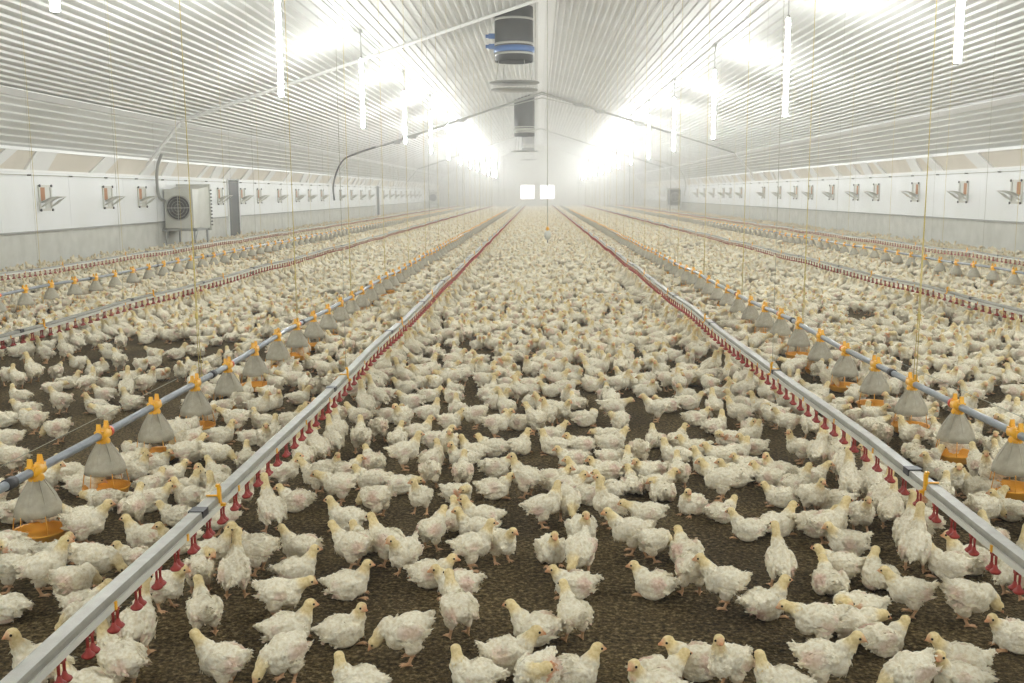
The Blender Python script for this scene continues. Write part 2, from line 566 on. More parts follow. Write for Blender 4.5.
def chicken(pose, mirror, seed):
    stand, zc, pitch, neck, yaw, bp, tl = POSES[pose]
    rr = random.Random(seed)
    R, o = body_frame(zc, pitch)
    a = math.radians(pitch)
    B = lambda u, y, v: o + R @ Vector((u, y, v))
    mb = MB()
    kz = 1.0 if stand else 0.92
    ky = 1.0 if stand else 1.10
    ell(mb, B(.0, 0, .0), (.076, .063 * ky, .065 * kz), a)
    ell(mb, B(.048, 0, -.006), (.050, .056 * ky, .060 * kz), a)
    ell(mb, B(.060, 0, .014), (.034, .040, .036), a + .5)
    ell(mb, B(-.042, 0, .008), (.048, .053 * ky, .051), a - .15)
    ell(mb, B(-.074, 0, .020), (.034, .031, .029), a - math.radians(tl))
    ct = math.radians(tl)
    ell(mb, B(-.095, 0, .022 + .02 * math.sin(ct) * 2), (.026, .016, .013), a - ct)
    for s in (-1, 1):
        ell(mb, B(-.010, s * .056 * ky, .010), (.064, .016, .040), a + .12, -s * .07)
        ell(mb, B(-.060, s * .049 * ky, -.002), (.036, .009, .015), a + .22, s * .12)
        if stand:
            ell(mb, B(-.012, s * .034, -.045), (.036, .027, .040), a * .5)
            hip = Vector((-.012, s * .036, zc - .062))
            hock = Vector((-.026, s * .038, .056))
            foot = Vector((-.004, s * .040, .010))
            for k in range(9):
                t = k / 8
                p = hip.lerp(hock, t)
                r = .021 * (1 - t) + .0095 * t
                ell(mb, p, (r, r, r))
            mb.tube([hock, hock.lerp(foot, .5), foot], [.0088, .0072, .0078], 8)
        else:
            ell(mb, (0.0, s * .046, .036), (.060, .026, .034))
            foot = Vector((.066, s * .034, .008))
        for dy in (-28, 0, 28):
            d = Vector((math.cos(math.radians(dy + s * 6)), math.sin(math.radians(dy + s * 6)), 0))
            mb.tube([foot, foot + d * .022 + Vector((0, 0, .002)), foot + d * .040 - Vector((0, 0, .004))], [.0062, .0050, .0030], 6)
        mb.tube([foot, foot + Vector((-.020, 0, -.004))], [.0058, .0032], 6)
    sh = B(.070, 0, .030)
    pts = [sh + Vector(q) for q in neck]
    nr = [.040, .0262, .0212]
    samples = []
    for i in range(2):
        for k in range(7):
            t = k / 6
            samples.append((pts[i].lerp(pts[i + 1], t), nr[i] * (1 - t) + nr[i + 1] * t))
    for p, r in samples:
        ell(mb, p, (r, r * .94, r))
    yw = math.radians(yaw)
    hd = Vector((math.cos(yw) * math.cos(math.radians(bp)), math.sin(yw) * math.cos(math.radians(bp)), math.sin(math.radians(bp))))
    head = pts[-1] + Vector((0, 0, .008)) + hd * .008
    ell(mb, head, (.0262, .0225, .0235), math.radians(bp), yw)
    ell(mb, head + hd * .014 - Vector((0, 0, .002)), (.016, .0150, .0150), math.radians(bp), yw)
    bk = head + hd * .026 - Vector((0, 0, .003))
    mb.tube([bk - hd * .006, bk + hd * .004, bk + hd * .010, bk + hd * .015 - Vector((0, 0, .004))], [.0088, .0078, .0048, .0016], 8)
    me = bpy.data.meshes.new('tmp')
    me.from_pydata(mb.v, [], mb.f)
    ob = bpy.data.objects.new('tmp', me)
    C.objects.link(ob)
    md = ob.modifiers.new('r', 'REMESH')
    md.mode = 'VOXEL'
    md.voxel_size = .0042
    ms = ob.modifiers.new('s', 'SMOOTH')
    ms.factor = 0.5
    ms.iterations = 3
    out = {}
    dec = ob.modifiers.new('d', 'DECIMATE')
    for key, ratio in (('hi', .42), ('mid', .075), ('low', .016), ('far', .0075)):
        dec.ratio = ratio
        dg = bpy.context.evaluated_depsgraph_get()
        e = ob.evaluated_get(dg)
        m2 = bpy.data.meshes.new_from_object(e)
        nv = len(m2.vertices)
        v = np.empty(nv * 3)
        m2.vertices.foreach_get('co', v)
        v = v.reshape(-1, 3)
        m2.calc_loop_triangles()
        t = np.empty(len(m2.loop_triangles) * 3, dtype=np.int32)
        m2.loop_triangles.foreach_get('vertices', t)
        nn = np.empty(nv * 3)
        m2.vertices.foreach_get('normal', nn)
        out[key] = [v, t.reshape(-1, 3), nn.reshape(-1, 3)]
        bpy.data.meshes.remove(m2)
    bpy.data.objects.remove(ob)
    bpy.data.meshes.remove(me)

    P = [np.array(p) for p in pts]
    hdn, headn = np.array(hd), np.array(head)
    side = np.array(hd.cross(Vector((0, 0, 1))).normalized())
    Rn, on = np.array(R), np.array(o)
    cen = np.array(B(0, 0, 0))

    def seg_d(v, p, q):
        d = q - p
        t = np.clip(((v - p) @ d) / (d @ d), 0, 1)
        return np.linalg.norm(v - (p + t[:, None] * d), axis=1), t

    hue = rr.uniform(-1, 1)
    bare = [(np.array(B(rr.uniform(-.10, .02), rr.choice((-1, 1)) * .055, rr.uniform(-.03, .03))), rr.uniform(.022, .042)) for _ in range(5)]

    def colour(v):
        loc = (v - on) @ Rn                                          # body coordinates
        c = np.repeat(CREAM[None], len(v), 0)
        nz = np.array([noise.noise(Vector(p) * 22 + Vector((seed, 0, 0))) for p in v])
        c = c * (1 + .05 * nz)[:, None]
        d1, t1 = seg_d(v, P[0], P[1])
        d2, t2 = seg_d(v, P[1], P[2])
        dh = np.linalg.norm(v - headn, axis=1)
        wn = np.clip(1 - (d2 - .022) / .014, 0, 1)
        wn = np.maximum(wn, np.clip(1 - (d1 - .02) / .012, 0, 1) * .55 * t1)
        wn = np.maximum(wn, np.clip(1 - (dh - .027) / .012, 0, 1))
        c = c * (1 - .75 * wn[:, None]) + YEL * (.75 * wn[:, None])
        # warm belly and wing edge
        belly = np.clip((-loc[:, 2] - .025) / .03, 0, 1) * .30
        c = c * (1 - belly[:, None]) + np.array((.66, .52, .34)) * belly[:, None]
        for q, r in bare:
            w = np.clip(1 - np.linalg.norm(v - q, axis=1) / r, 0, 1) ** .7 * .75
            c = c * (1 - w[:, None]) + PINK * w[:, None]
        # face and beak
        fr = (v - headn) @ hdn
        wf = np.clip((fr - .010) / .010, 0, 1) * (dh < .055)
        c = c * (1 - .8 * wf[:, None]) + FACE * (.8 * wf[:, None])
        wb = np.clip((fr - .026) / .004, 0, 1) * (dh < .06)
        c = c * (1 - wb[:, None]) + BEAK * wb[:, None]
        if stand:
            wl = np.clip((.056 - v[:, 2]) / .010, 0, 1) * (dh > .05)
        else:
            wl = ((v[:, 2] < .018) & (v[:, 0] > .045)).astype(float) * (dh > .05)
        c = c * (1 - wl[:, None]) + LEG * wl[:, None]
        return np.clip(c, 0, 1)

    def fluff(v, n, amp):
        loc = (v - on) @ Rn
        dh = np.linalg.norm(v - headn, axis=1)
        k = np.clip((dh - .02) / .03, 0, 1)
        k *= np.clip((v[:, 2] - (.056 if stand else .012)) / .02, 0, 1)
        a1 = np.array([noise.noise(Vector((p[0] * 30, p[1] * 60, p[2] * 60)) + Vector((0, seed, 0))) for p in v])
        a2 = np.array([noise.noise(Vector((p[0] * 70, p[1] * 110, p[2] * 110)) + Vector((0, seed, 5))) for p in v])
        return v + n * ((a1 * .0075 + a2 * .0025) * k * amp)[:, None]

    res = {}
    for key in out:
        v, t, nn = out[key]
        if key in ('hi', 'mid'):
            v = fluff(v, nn, 1.0)
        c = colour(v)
        if key in ('low', 'far'):
            c = c * .6 + CREAM * .4                                   # small parts lost at this size
        if key in ('hi', 'mid'):
            # feather blades lying back along the plumage
            n_b = 380 if key == 'hi' else 60
            big = 1.0 if key == 'hi' else 2.0
            tri = v[t]
            ar = np.linalg.norm(np.cross(tri[:, 1] - tri[:, 0], tri[:, 2] - tri[:, 0]), axis=1)
            ce = tri.mean(axis=1)
            fn = np.cross(tri[:, 1] - tri[:, 0], tri[:, 2] - tri[:, 0])
            fn /= np.linalg.norm(fn, axis=1)[:, None] + 1e-12
            okm = (np.linalg.norm(ce - headn, axis=1) > .037) & (ce[:, 2] > (.068 if stand else .02))
            pr = ar * okm
            pr /= pr.sum()
            rng = np.random.RandomState(seed)
            idx = rng.choice(len(t), n_b, p=pr)
            bv, bf, bc = [], [], []
            back = -np.array(R @ Vector((1, 0, 0)))
            for i in idx:
                p, nrm = ce[i], fn[i]
                nearneck = min(1, np.linalg.norm(p - P[1]) / .06)
                d = back * nearneck + np.array((0, 0, -1.)) * (1.15 - nearneck) + rng.normal(0, .2, 3)
                d -= nrm * (d @ nrm)
                l = np.linalg.norm(d)
                if l < .05:
                    continue
                d /= l
                w = np.cross(nrm, d)
                L = rng.uniform(.014, .026) * big * (.6 + .4 * nearneck)
                wd = rng.uniform(.0045, .0080) * big
                lift = rng.uniform(.0002, .0019)
                k = len(bv)
                q = p - nrm * .0015
                bv += [q, q + d * L * .6 + w * wd + nrm * lift, q + d * L + nrm * lift * 1.7, q + d * L * .6 - w * wd + nrm * lift]
                bf += [(k, k + 1, k + 2), (k, k + 2, k + 3)]
                bc += [c[t[i][0]] * rng.uniform(.96, 1.05)] * 4
            # wing quills and tail fan
            if key == 'hi':
                for s in (-1, 1):
                    for q in range(9):
                        f = q / 8
                        st = B(.030 - .075 * f, s * (.069 * ky - .006 * f), -.012 + .012 * f)
                        en = B(.030 - .075 * f - .055 - .012 * f, s * (.064 * ky - .016 * f), -.030 + .030 * f + rr.uniform(-.004, .004))
                        st, en = np.array(st), np.array(en)
                        up = np.array(B(0, 0, 1)) - on
                        out_ = np.array((0, s, 0)) * .003
                        k = len(bv)
                        md_ = st * .4 + en * .6
                        bv += [st + out_, md_ + up * .0065 + out_, en + out_ * .6, md_ - up * .0065 + out_]
                        bf += [(k, k + 1, k + 2), (k, k + 2, k + 3)]
                        cc = CREAM * (.97 if q % 2 else 1.05) * np.array((1, .985, .95))
                        bc += [cc] * 4
            for q in range(9 if key == 'hi' else 4):
                an = rng.uniform(-.5, .5)
                upl = ct + rng.uniform(-.25, .35)
                st = B(-.088, rng.uniform(-.010, .010), .026 + .02 * math.sin(ct))
                dd = R @ Vector((-math.cos(upl) * math.cos(an), math.sin(an), math.sin(upl)))
                en = st + dd * rng.uniform(.026, .042)
                st, en, dn = np.array(st), np.array(en), np.array(dd)
                w = np.cross(dn, np.array((0, 0, 1.)) + rng.normal(0, .4, 3))
                w /= np.linalg.norm(w)
                k = len(bv)
                md_ = st * .4 + en * .6
                bv += [st, md_ + w * .0075, en, md_ - w * .0075]
                bf += [(k, k + 1, k + 2), (k, k + 2, k + 3)]
                bc += [CREAM * rng.uniform(.95, 1.08)] * 4
            n0 = len(v)
            v = np.vstack([v, np.array(bv)])
            t = np.vstack([t, np.array(bf) + n0])
            c = np.vstack([c, np.clip(np.array(bc), 0, 1)])
        if key == 'hi':
            for s in (-1, 1):                                        # eyes
                ce_ = headn + hdn * .013 + side * s * .0182 + np.array((0, 0, .004))
                n0 = len(v)
                v = np.vstack([v, np.array([ce_ + np.array(q) * .0050 for q in ICO_V])])
                t = np.vstack([t, np.array(ICO_F) + n0])
                c = np.vstack([c, np.repeat(np.array((.02, .015, .01))[None], len(ICO_V), 0)])
        zmin = v[:, 2].min()
        v = v - np.array((0, 0, zmin))
        if mirror:
            v = v * np.array((1, -1, 1))
            t = t[:, ::-1]
        res[key] = (v.astype(np.float32), t.astype(np.int32), c.astype(np.float32))
    return res


def tri_mesh(name, v, t, c, material, smooth=True):
    me = bpy.data.meshes.new(name)
    me.vertices.add(len(v))
    me.vertices.foreach_set('co', np.ascontiguousarray(v, dtype=np.float32).ravel())
    me.loops.add(len(t) * 3)
    me.loops.foreach_set('vertex_index', np.ascontiguousarray(t, dtype=np.int32).ravel())
    me.polygons.add(len(t))
    me.polygons.foreach_set('loop_start', np.arange(0, len(t) * 3, 3, dtype=np.int32))
    me.update(calc_edges=True)
    me.polygons.foreach_set('use_smooth', np.full(len(t), smooth))
    at = me.color_attributes.new('col', 'FLOAT_COLOR' if len(v) < 200000 else 'BYTE_COLOR', 'POINT')
    rgba = np.ones((len(v), 4), dtype=np.float32)
    rgba[:, :3] = c
    at.data.foreach_set('color', rgba.ravel())
    me.materials.append(material)
    me.update()
    return me


VAR = {}
_seed = 11
for pose in POSES:
    VAR[pose] = []
    for mir in (0, 1):
        _seed += 1
        VAR[pose].append(chicken(pose, mir, _seed))
HI = {(p, m): tri_mesh('chicken_' + p + str(m), *VAR[p][m]['hi'], M['bird']) for p in POSES for m in (0, 1)}
FAM = {'S': ['S0', 'S1', 'S2', 'S0', 'S2'], 'N': ['N0'], 'U': ['U0', 'U1'], 'P': ['P0', 'P0', 'P1'], 'L': ['L0', 'L1', 'L2', 'L3', 'L0', 'L2'], 'B': ['B0', 'B1', 'L2']}

BIRDS = """85 548 10 S;42 544 100 S;25 552 190 B;18 560 180 B;42 595 20 S;6 593 200 S;71 608 60 P;93 585 0 P;133 574 170 L;143 551 180 L;175 528 180 L;133 528 90 S;
80 622 20 L;95 642 200 P;138 656 90 U;114 698 150 S;79 706 170 L;46 699 180 S;204 638 118 S;223 693 170 S;235 599 100 U;199 594 110 P;211 575 10 S;256 575 168 S;
1 625 180 L;213 525 110 U;299 562 165 L;293 586 20 L;279 620 0 N;345 601 5 L;352 570 160 S;366 558 140 L;346 533 170 L;387 566 150 S;404 577 245 S;432 551 60 S;
449 533 60 L;429 590 10 L;284 648 15 L;285 685 230 P;340 649 20 L;408 664 180 P;357 703 175 L;481 531 180 L;476 543 180 L;472 571 10 S;502 564 300 S;458 601 180 L;
458 638 115 S;507 676 10 L;476 698 175 L;537 647 165 L;573 642 110 S;576 601 175 L;551 565 280 L;580 576 250 P;582 543 280 L;632 556 175 S;546 527 10 S;542 706 240 P;
568 698 10 L;648 535 175 N;653 561 30 P;656 601 150 L;684 566 100 L;691 596 90 P;726 609 160 S;780 588 90 U;765 621 15 L;755 541 150 L;780 539 20 L;830 548 20 S;
811 538 0 B;820 648 175 N;832 598 90 L;846 582 165 L;851 558 180 L;823 693 350 S;785 706 170 L;730 693 220 S;698 683 170 L;661 693 10 L;660 713 170 L;862 534 270 S;
909 556 60 U;927 574 60 U;944 578 150 L;973 578 160 L;967 625 0 P;911 617 170 S;880 592 100 L;885 658 10 L;852 644 0 B;863 627 180 B;967 683 170 L;916 703 200 P;
960 704 170 L;1022 655 175 L;993 554 90 L;1015 599 30 U;18 405 180 L;24 418 190 L;61 414 160 S;33 434 190 P;58 444 180 P;8 455 200 S;13 475 170 S;3 428 180 L;
94 414 170 L;103 403 170 L;107 426 180 N;130 412 150 L;127 400 100 U;145 395 0 S;181 469 20 S;215 469 0 P;218 445 0 L;223 421 180 P;193 414 0 L;250 447 0 L;
246 406 90 S;234 403 90 S;244 468 100 L;187 497 10 L;206 495 180 L;147 495 60 L;147 513 10 L;61 543 200 S;88 486 90 L;112 489 100 S;130 481 0 L;10 525 20 L;
28 530 60 P;102 513 180 B;84 497 0 B;66 483 180 L;188 508 180 L;157 472 0 B;142 462 180 B;166 487 30 B;365 418 130 U;388 424 10 L;427 421 10 L;411 411 180 L;
429 404 350 L;383 404 180 L;360 431 165 S;337 429 120 S;333 456 130 U;338 443 120 U;361 454 100 S;379 442 90 P;397 448 90 L;417 442 10 L;407 470 10 S;429 469 60 L;
430 489 90 P;449 459 280 S;436 450 0 L;317 466 130 U;302 472 120 U;284 489 10 S;317 495 160 S;326 479 0 L;343 482 30 L;371 473 120 L;340 505 180 N;373 492 175 L;
398 495 0 B;420 515 260 S;295 513 170 L;271 532 130 U;377 519 150 P;265 430 180 L;285 429 0 L;298 406 0 L;271 442 90 L;457 419 100 L;496 411 0 L;527 398 180 L;
552 398 180 L;563 424 300 S;578 411 120 L;547 429 260 S;583 427 0 B;613 422 0 N;608 444 180 B;552 444 10 L;555 456 180 L;582 454 180 L;611 454 10 L;573 469 180 B;
611 468 0 B;496 439 0 S;519 431 180 L;451 430 0 L;474 429 180 P;474 462 165 L;496 458 170 L;517 456 60 L;463 469 180 L;494 478 0 B;463 489 90 S;456 505 340 B;
493 501 10 B;526 498 150 S;552 492 0 L;583 487 180 L;608 482 180 L;630 478 90 L;651 482 200 L;566 500 0 L;590 505 30 L;613 501 160 L;634 497 90 L;654 498 0 L;
565 522 280 P;609 528 200 U;639 467 90 P;656 450 100 L;657 422 170 S;689 412 0 B;696 427 10 L;714 421 90 S;740 413 170 L;740 427 175 S;719 402 0 L;679 395 90 S;
740 398 180 L;763 422 160 S;760 395 90 U;789 435 170 S;775 429 180 P;716 436 30 L;730 447 180 B;755 456 180 L;750 444 30 L;677 466 165 L;679 449 60 L;696 459 180 L;
722 467 190 L;737 462 0 L;750 475 180 L;709 477 150 L;745 483 180 B;679 489 90 S;721 501 160 S;737 488 180 L;693 516 230 L;722 524 30 L;661 501 90 B;783 483 165 L;
802 464 175 S;811 486 0 L;770 487 170 L;783 509 175 L;798 497 30 L;819 514 290 S;811 440 90 U;821 469 60 U;836 473 90 U;844 482 60 U;851 502 90 U;831 515 170 L;
873 502 90 U;885 520 50 U;891 530 60 U;914 522 0 P;880 429 300 S;860 426 0 L;896 431 180 L;916 430 0 L;914 452 175 S;942 444 90 L;916 462 60 L;927 468 0 B;
947 454 0 L;957 458 180 B;942 481 180 L;957 497 270 S;980 484 90 S;995 492 200 S;1008 502 170 L;1013 522 170 L;990 515 0 L;972 440 0 L;1003 469 90 L"""

birds = []                                                           # x, y, heading in the ground plane, pose family, read from the photo?
for ln in BIRDS.replace('\n', '').split(';'):
    a, b, h, p = ln.split()
    g = floor_at(float(a), float(b))
    k = .05 if p in 'LB' else .02
    birds.append([g.x, g.y + k, math.radians(float(h)), p, True])

# lines over the floor: x, height
DRINK = [(-9.7, .42), (-5.42, .42), (-1.50, .42), (1.86, .42), (5.66, .42), (9.9, .42)]
FEED = [(-7.75, .38), (-2.60, .38), (2.78, .38), (8.3, .38)]
PAN_STEP = .81
PAN_PHASE = {-7.75: .3, -2.60: .10, 2.78: .08, 8.3: .6}
rnd = random.Random(21)
nr_ = random.Random(5)


def feeder_gap(x, y):
    """distance to the next feed pan"""
    best = 9
    for fx, _ in FEED:
        if abs(x - fx) < .5:
            k = round((y - PAN_PHASE[fx]) / PAN_STEP)
            best = min(best, math.hypot(x - fx, y - PAN_PHASE[fx] - k * PAN_STEP))
    return best


def near_line(x, lines, d):
    for fx, _ in lines:
        if abs(x - fx) < d:
            return fx
    return None


grid = {}


def gkey(x, y):
    return (int(math.floor(x / .3)), int(math.floor(y / .3)))


def free(x, y, d):
    gx, gy = gkey(x, y)
    for i in (-1, 0, 1):
        for j in (-1, 0, 1):
            for (a, b) in grid.get((gx + i, gy + j), ()):
                if (a - x) ** 2 + (b - y) ** 2 < d * d:
                    return False
    return True


# settle the birds read from the photo so that no two stand inside each other
for _ in range(60):
    for i in range(len(birds)):
        for j in range(i):
            a, b = birds[i], birds[j]
            if abs(a[0] - b[0]) > .26 or abs(a[1] - b[1]) > .26:
                continue
            for sa in (-.042, .042):
                for sb in (-.042, .042):
                    dx = a[0] + sa * math.cos(a[2]) - b[0] - sb * math.cos(b[2])
                    dy = a[1] + sa * math.sin(a[2]) - b[1] - sb * math.sin(b[2])
                    d = math.hypot(dx, dy)
                    if d < .118:
                        k = (.118 - d) / max(d, 1e-4) * .16
                        a[0] += dx * k
                        a[1] += dy * k
                        b[0] -= dx * k
                        b[1] -= dy * k
    for a in birds:
        if feeder_gap(a[0], a[1]) < .18:
            fx = near_line(a[0], FEED, .5)
            kk = PAN_PHASE[fx] + round((a[1] - PAN_PHASE[fx]) / PAN_STEP) * PAN_STEP
            dx, dy = a[0] - fx, a[1] - kk
            d = max(math.hypot(dx, dy), 1e-3)
            a[0] += dx / d * .02
            a[1] += dy / d * .02
for b in birds:
    grid.setdefault(gkey(b[0], b[1]), []).append((b[0], b[1]))

step = .245
row = 0
y = 4.2
extra = []
while y < Y1 - .5:
    half = .55 * y + 1.2
    x = XL + .35 + (row % 2) * step / 2
    while x < XR - .3:
        if -half - .4 < x < half:
            px = x + rnd.uniform(-.075, .075)
            py = y + rnd.uniform(-.075, .075)
            q = px_of((px, py, .1))
            crowd = noise.noise(Vector((px * .55, py * .55, 3.1))) + .5 * noise.noise(Vector((px * 1.7, py * 1.7, 9)))
            inside = q is not None and -20 < q[0] < 1044 and q[1] < 700
            if inside and q[1] > 385:
                zone = px > 1.95 or -2.6 < px < -1.6 or px < -1.6 and q[1] > 470
                keep = zone and rnd.random() < (.85 if px > 1.95 or -2.6 < px < -1.6 else .45) or q[1] < 425 and px > -1.5 and rnd.random() < .6
                dmin = .20
            elif inside and q[1] > 335 and px < -2.7:
                keep = rnd.random() < .42 and crowd > -.25
                dmin = .21
            else:
                keep = crowd > (-.55 if y > 16 else -.40)
                dmin = .155
            if inside and .165 < feeder_gap(px, py) < .36 and q[1] > 335:
                keep, dmin = rnd.random() < .9, .15
            if keep and feeder_gap(px, py) > .165 and free(px, py, dmin):
                dl = near_line(px, DRINK, .26)
                fl = near_line(px, FEED, .42)
                if dl is not None and rnd.random() < .75:
                    h = 0 if px < dl else PI
                    h += rnd.uniform(-.6, .6)
                    p = 'U' if rnd.random() < .7 else 'S'
                elif fl is not None and feeder_gap(px, py) < .34 and rnd.random() < .8:
                    kk = PAN_PHASE[fl] + round((py - PAN_PHASE[fl]) / PAN_STEP) * PAN_STEP
                    h = math.atan2(kk - py, fl - px) + rnd.uniform(-.3, .3)
                    p = rnd.choice('NNPB')
                else:
                    h = rnd.uniform(0, 2 * PI)
                    p = rnd.choices('SNUPLB', (20, 7, 1, 10, 44, 18))[0]
                extra.append([px, py, h, p, False])
                grid.setdefault(gkey(px, py), []).append((px, py))
        x += step
    y += step * .87
    row += 1
birds += extra


def in_frame(b):
    q = px_of((b[0], b[1], .1))
    return q is not None and -12 < q[0] < W_PX + 12 and q[1] < H_PX + 40


seen = sorted((b for b in birds if in_frame(b)), key=lambda b: b[1])
single = seen[:300]
ids = {id(b) for b in single}
crowd = [b for b in birds if id(b) not in ids]

# one object per bird for the 300 nearest
POSE_WORD = {'S': 'standing upright', 'N': 'standing neck forward', 'U': 'stretching up', 'P': 'standing head down', 'L': 'lying', 'B': 'lying head low'}


def facing(h):
    k = int(round(math.degrees(h) / 45)) % 8
    return ['facing right', 'facing back right', 'facing away', 'facing back left', 'facing left', 'facing front left', 'facing the camera', 'facing front right'][k]


def zone_of(x):
    if x < -2.6:
        return 'left of left feed pipe'
    if x < -1.5:
        return 'between left feed pipe and rail'
    if x < -.4:
        return 'right beside left drinker rail'
    if x < .75:
        return 'middle of centre aisle'
    if x < 1.86:
        return 'just left of right rail'
    if x < 2.78:
        return 'between right rail and feed pipe'
    return 'right of right feed pipe'


counts = {}
totals = {}
for b in single:
    k = (b[3], facing(b[2]), zone_of(b[0]))
    totals[k] = totals.get(k, 0) + 1
for b in single:
    k = (b[3], facing(b[2]), zone_of(b[0]))
    counts[k] = counts.get(k, 0) + 1
    n_ = counts[k]
    pos = '' if totals[k] == 1 else (', nearest' if n_ == 1 else ', %s nearest' % ordinal(n_))
    lab = 'white chicken %s %s, %s%s' % (POSE_WORD[b[3]], k[1], k[2], pos)
    fam = FAM[b[3]]
    o = link('chicken', HI[(fam[nr_.randrange(len(fam))], nr_.randrange(2))], None, (b[0], b[1], 0), b[2] + (0 if b[4] else 0))
    s = nr_.uniform(.90, 1.03)
    o.scale = (s, s, s * nr_.uniform(.96, 1.05))
    tag(o, lab, 'chicken', 'chickens on the litter floor')


# the rest of the flock as one object
def join_birds(lst):
    V, T, K = [], [], []
    off = 0
    for b in lst:
        z = b[1]
        fam = FAM[b[3]]
        var = VAR[fam[nr_.randrange(len(fam))]][nr_.randrange(2)]
        key = 'mid' if z < 17 else ('low' if z < 42 else 'far')
        v, t, c = var[key]
        s = nr_.uniform(.90, 1.03)
        ch, sh = math.cos(b[2]) * s, math.sin(b[2]) * s
        w = np.empty_like(v)
        w[:, 0] = v[:, 0] * ch - v[:, 1] * sh + b[0]
        w[:, 1] = v[:, 0] * sh + v[:, 1] * ch + b[1]
        w[:, 2] = v[:, 2] * s
        V.append(w)
        T.append(t + off)
        K.append(np.clip(c * nr_.uniform(.89, 1.01), 0, 1))
        off += len(v)
    return np.vstack(V), np.vstack(T), np.vstack(K)


fv, ft, fc = join_birds(crowd)
print('flock', len(birds), 'single', len(single), 'tris', len(ft))
fl_o = link('chicken_flock', tri_mesh('chicken_flock', fv, ft, fc, M['bird']))
tag(fl_o, 'dense flock of white chickens covering the floor to the far wall', 'chickens', kind='stuff')
del fv, ft, fc

# ------------------------------------------------------------------ drinker lines
def sag(y, ph):
    return .012 * math.sin(y * 2 * PI / 6.2 + ph) + .006 * math.sin(y * 1.9 + ph * 2)


SIDE = {0: 'outermost left', 1: 'second from left', 2: 'left centre', 3: 'right centre', 4: 'second from right', 5: 'outermost right'}
# one drinker: saddle, two red stems and the cup beneath
mb = MB()
mb.box(-.012, .012, -.012, .012, -.016, .004)
for yy in (-.018, .018):
    mb.tube([(0, yy, -.005), (0, yy, -.066)], [.0058, .0048], 8)
    mb.lathe([(0, -.088), (.017, -.088), (.023, -.080), (.021, -.076), (.010, -.066), (.0055, -.052), (0, -.050)], (0, yy, 0), 14)
drinker_me = mb.mesh('drinker', M['red'])
mb = MB()
mb.box(-.008, .008, -.008, .008, -.016, .004)
mb.tube([(0, 0, -.01), (0, 0, -.07)], .008, 4)
mb.lathe([(.0, -.088), (.026, -.084), (.022, -.074), (0, -.062)], (0, 0, 0), 6, smooth=False)
drinker_low = (np.array(mb.v), mb.f)
# yellow clip with its upright arm
mb = MB()
mb.box(.024, .038, -.011, .011, -.030, .055)
mb.box(.018, .034, -.010, .010, .054, .066)
mb.box(.030, .058, -.010, .010, -.036, -.024)
mb.box(-.030, .030, -.006, .006, .009, .015)
clip_me = mb.mesh('hanger_clip', M['yellow'])
small_clip_me = MB().box(.036, .043, -.007, .007, -.046, -.018).mesh('pipe_clip', M['yellow'])
joint_me = MB().prism([(-.034, -.048), (.034, -.048), (.034, .012), (-.034, .012)], 'y', -.035, .035).mesh('rail_joint', M['black'])
CORD_STEP = 3.15
for i, (X, Z) in enumerate(DRINK):
    root = thing('drinker_line', '%s drinker line, pale rail hung with red nipple cups' % SIDE[i], 'drinker line', (X, 0, 0), 'drinker lines along the house')
    ya, yb = 1.5, Y1 - 2.5
    n = int((yb - ya) / .8)
    rail, pipe = MB(), MB()
    prof = [(-.030, -.004), (-.026, .008), (.026, .008), (.030, -.004), (.030, -.020), (-.030, -.020)]
    zs = [(ya + (yb - ya) * k / n) for k in range(n + 1)]

    def sweep(mb_, prof_):
        m_ = len(prof_)
        vs_, fs_ = [], []
        for yy in zs:
            dz = sag(yy, X)
            for (a, b) in prof_:
                vs_.append((a, yy, Z + b + dz))
        for q in range(n):
            for k in range(m_):
                k2 = (k + 1) % m_
                fs_.append((q * m_ + k, q * m_ + k2, (q + 1) * m_ + k2, (q + 1) * m_ + k))
        fs_.append(tuple(range(m_)))
        fs_.append(tuple(n * m_ + k for k in range(m_))[::-1])
        mb_.add(vs_, fs_)

    sweep(rail, prof)
    sd = 1 if X < 0 else -1                                           # the water pipe runs under the aisle side of the rail
    sweep(pipe, [(sd * .006, -.046), (sd * .006, -.0205), (sd * .038, -.0205), (sd * .038, -.046)])
    tag(rail.build('rail', M['alu'], root), 'pale galvanised rail')
    tag(pipe.build('water_pipe', M['pvc'], root), 'white square water pipe')
    ys_ = []
    y = 1.62 + .03 * i
    while y < yb:
        ys_.append(y)
        y += .20
    vis = [y for y in ys_ if (lambda q: q is not None and -15 < q[0] < W_PX + 15 and q[1] < H_PX + 25)(px_of((X, y, .34)))]
    for y in vis[:100]:
        link('drinker', drinker_me, root, (sd * .022, y, Z - .046 + sag(y, X)))
    rest = MB()
    for y in vis[100:]:
        dz = Z - .046 + sag(y, X)
        rest.add([(a + sd * .022, b + y, c + dz) for a, b, c in drinker_low[0]], drinker_low[1])
    tag(rest.build('drinker', M['red'], root), 'row of red drinkers running into the distance', kind='stuff')
    k = 0
    y = {2: 4.42, 3: 4.62}.get(i, 4.4)
    while y < 70:
        link('hanger_clip', clip_me, root, (0, y, Z + .002 + sag(y, X)), 0 if X < 0 else PI)
        k += 1
        y += CORD_STEP
    y = {2: 3.25, 3: 3.9}.get(i, 3.5)
    k = 0
    while y < 30:
        link('pipe_clip', small_clip_me, root, (0, y, Z + sag(y, X)), 0 if X < 0 else PI)
        if k % 4 == 1:
            link('rail_joint', joint_me, root, (0, y + .25, Z + sag(y + .25, X)))
        y += .72
        k += 1

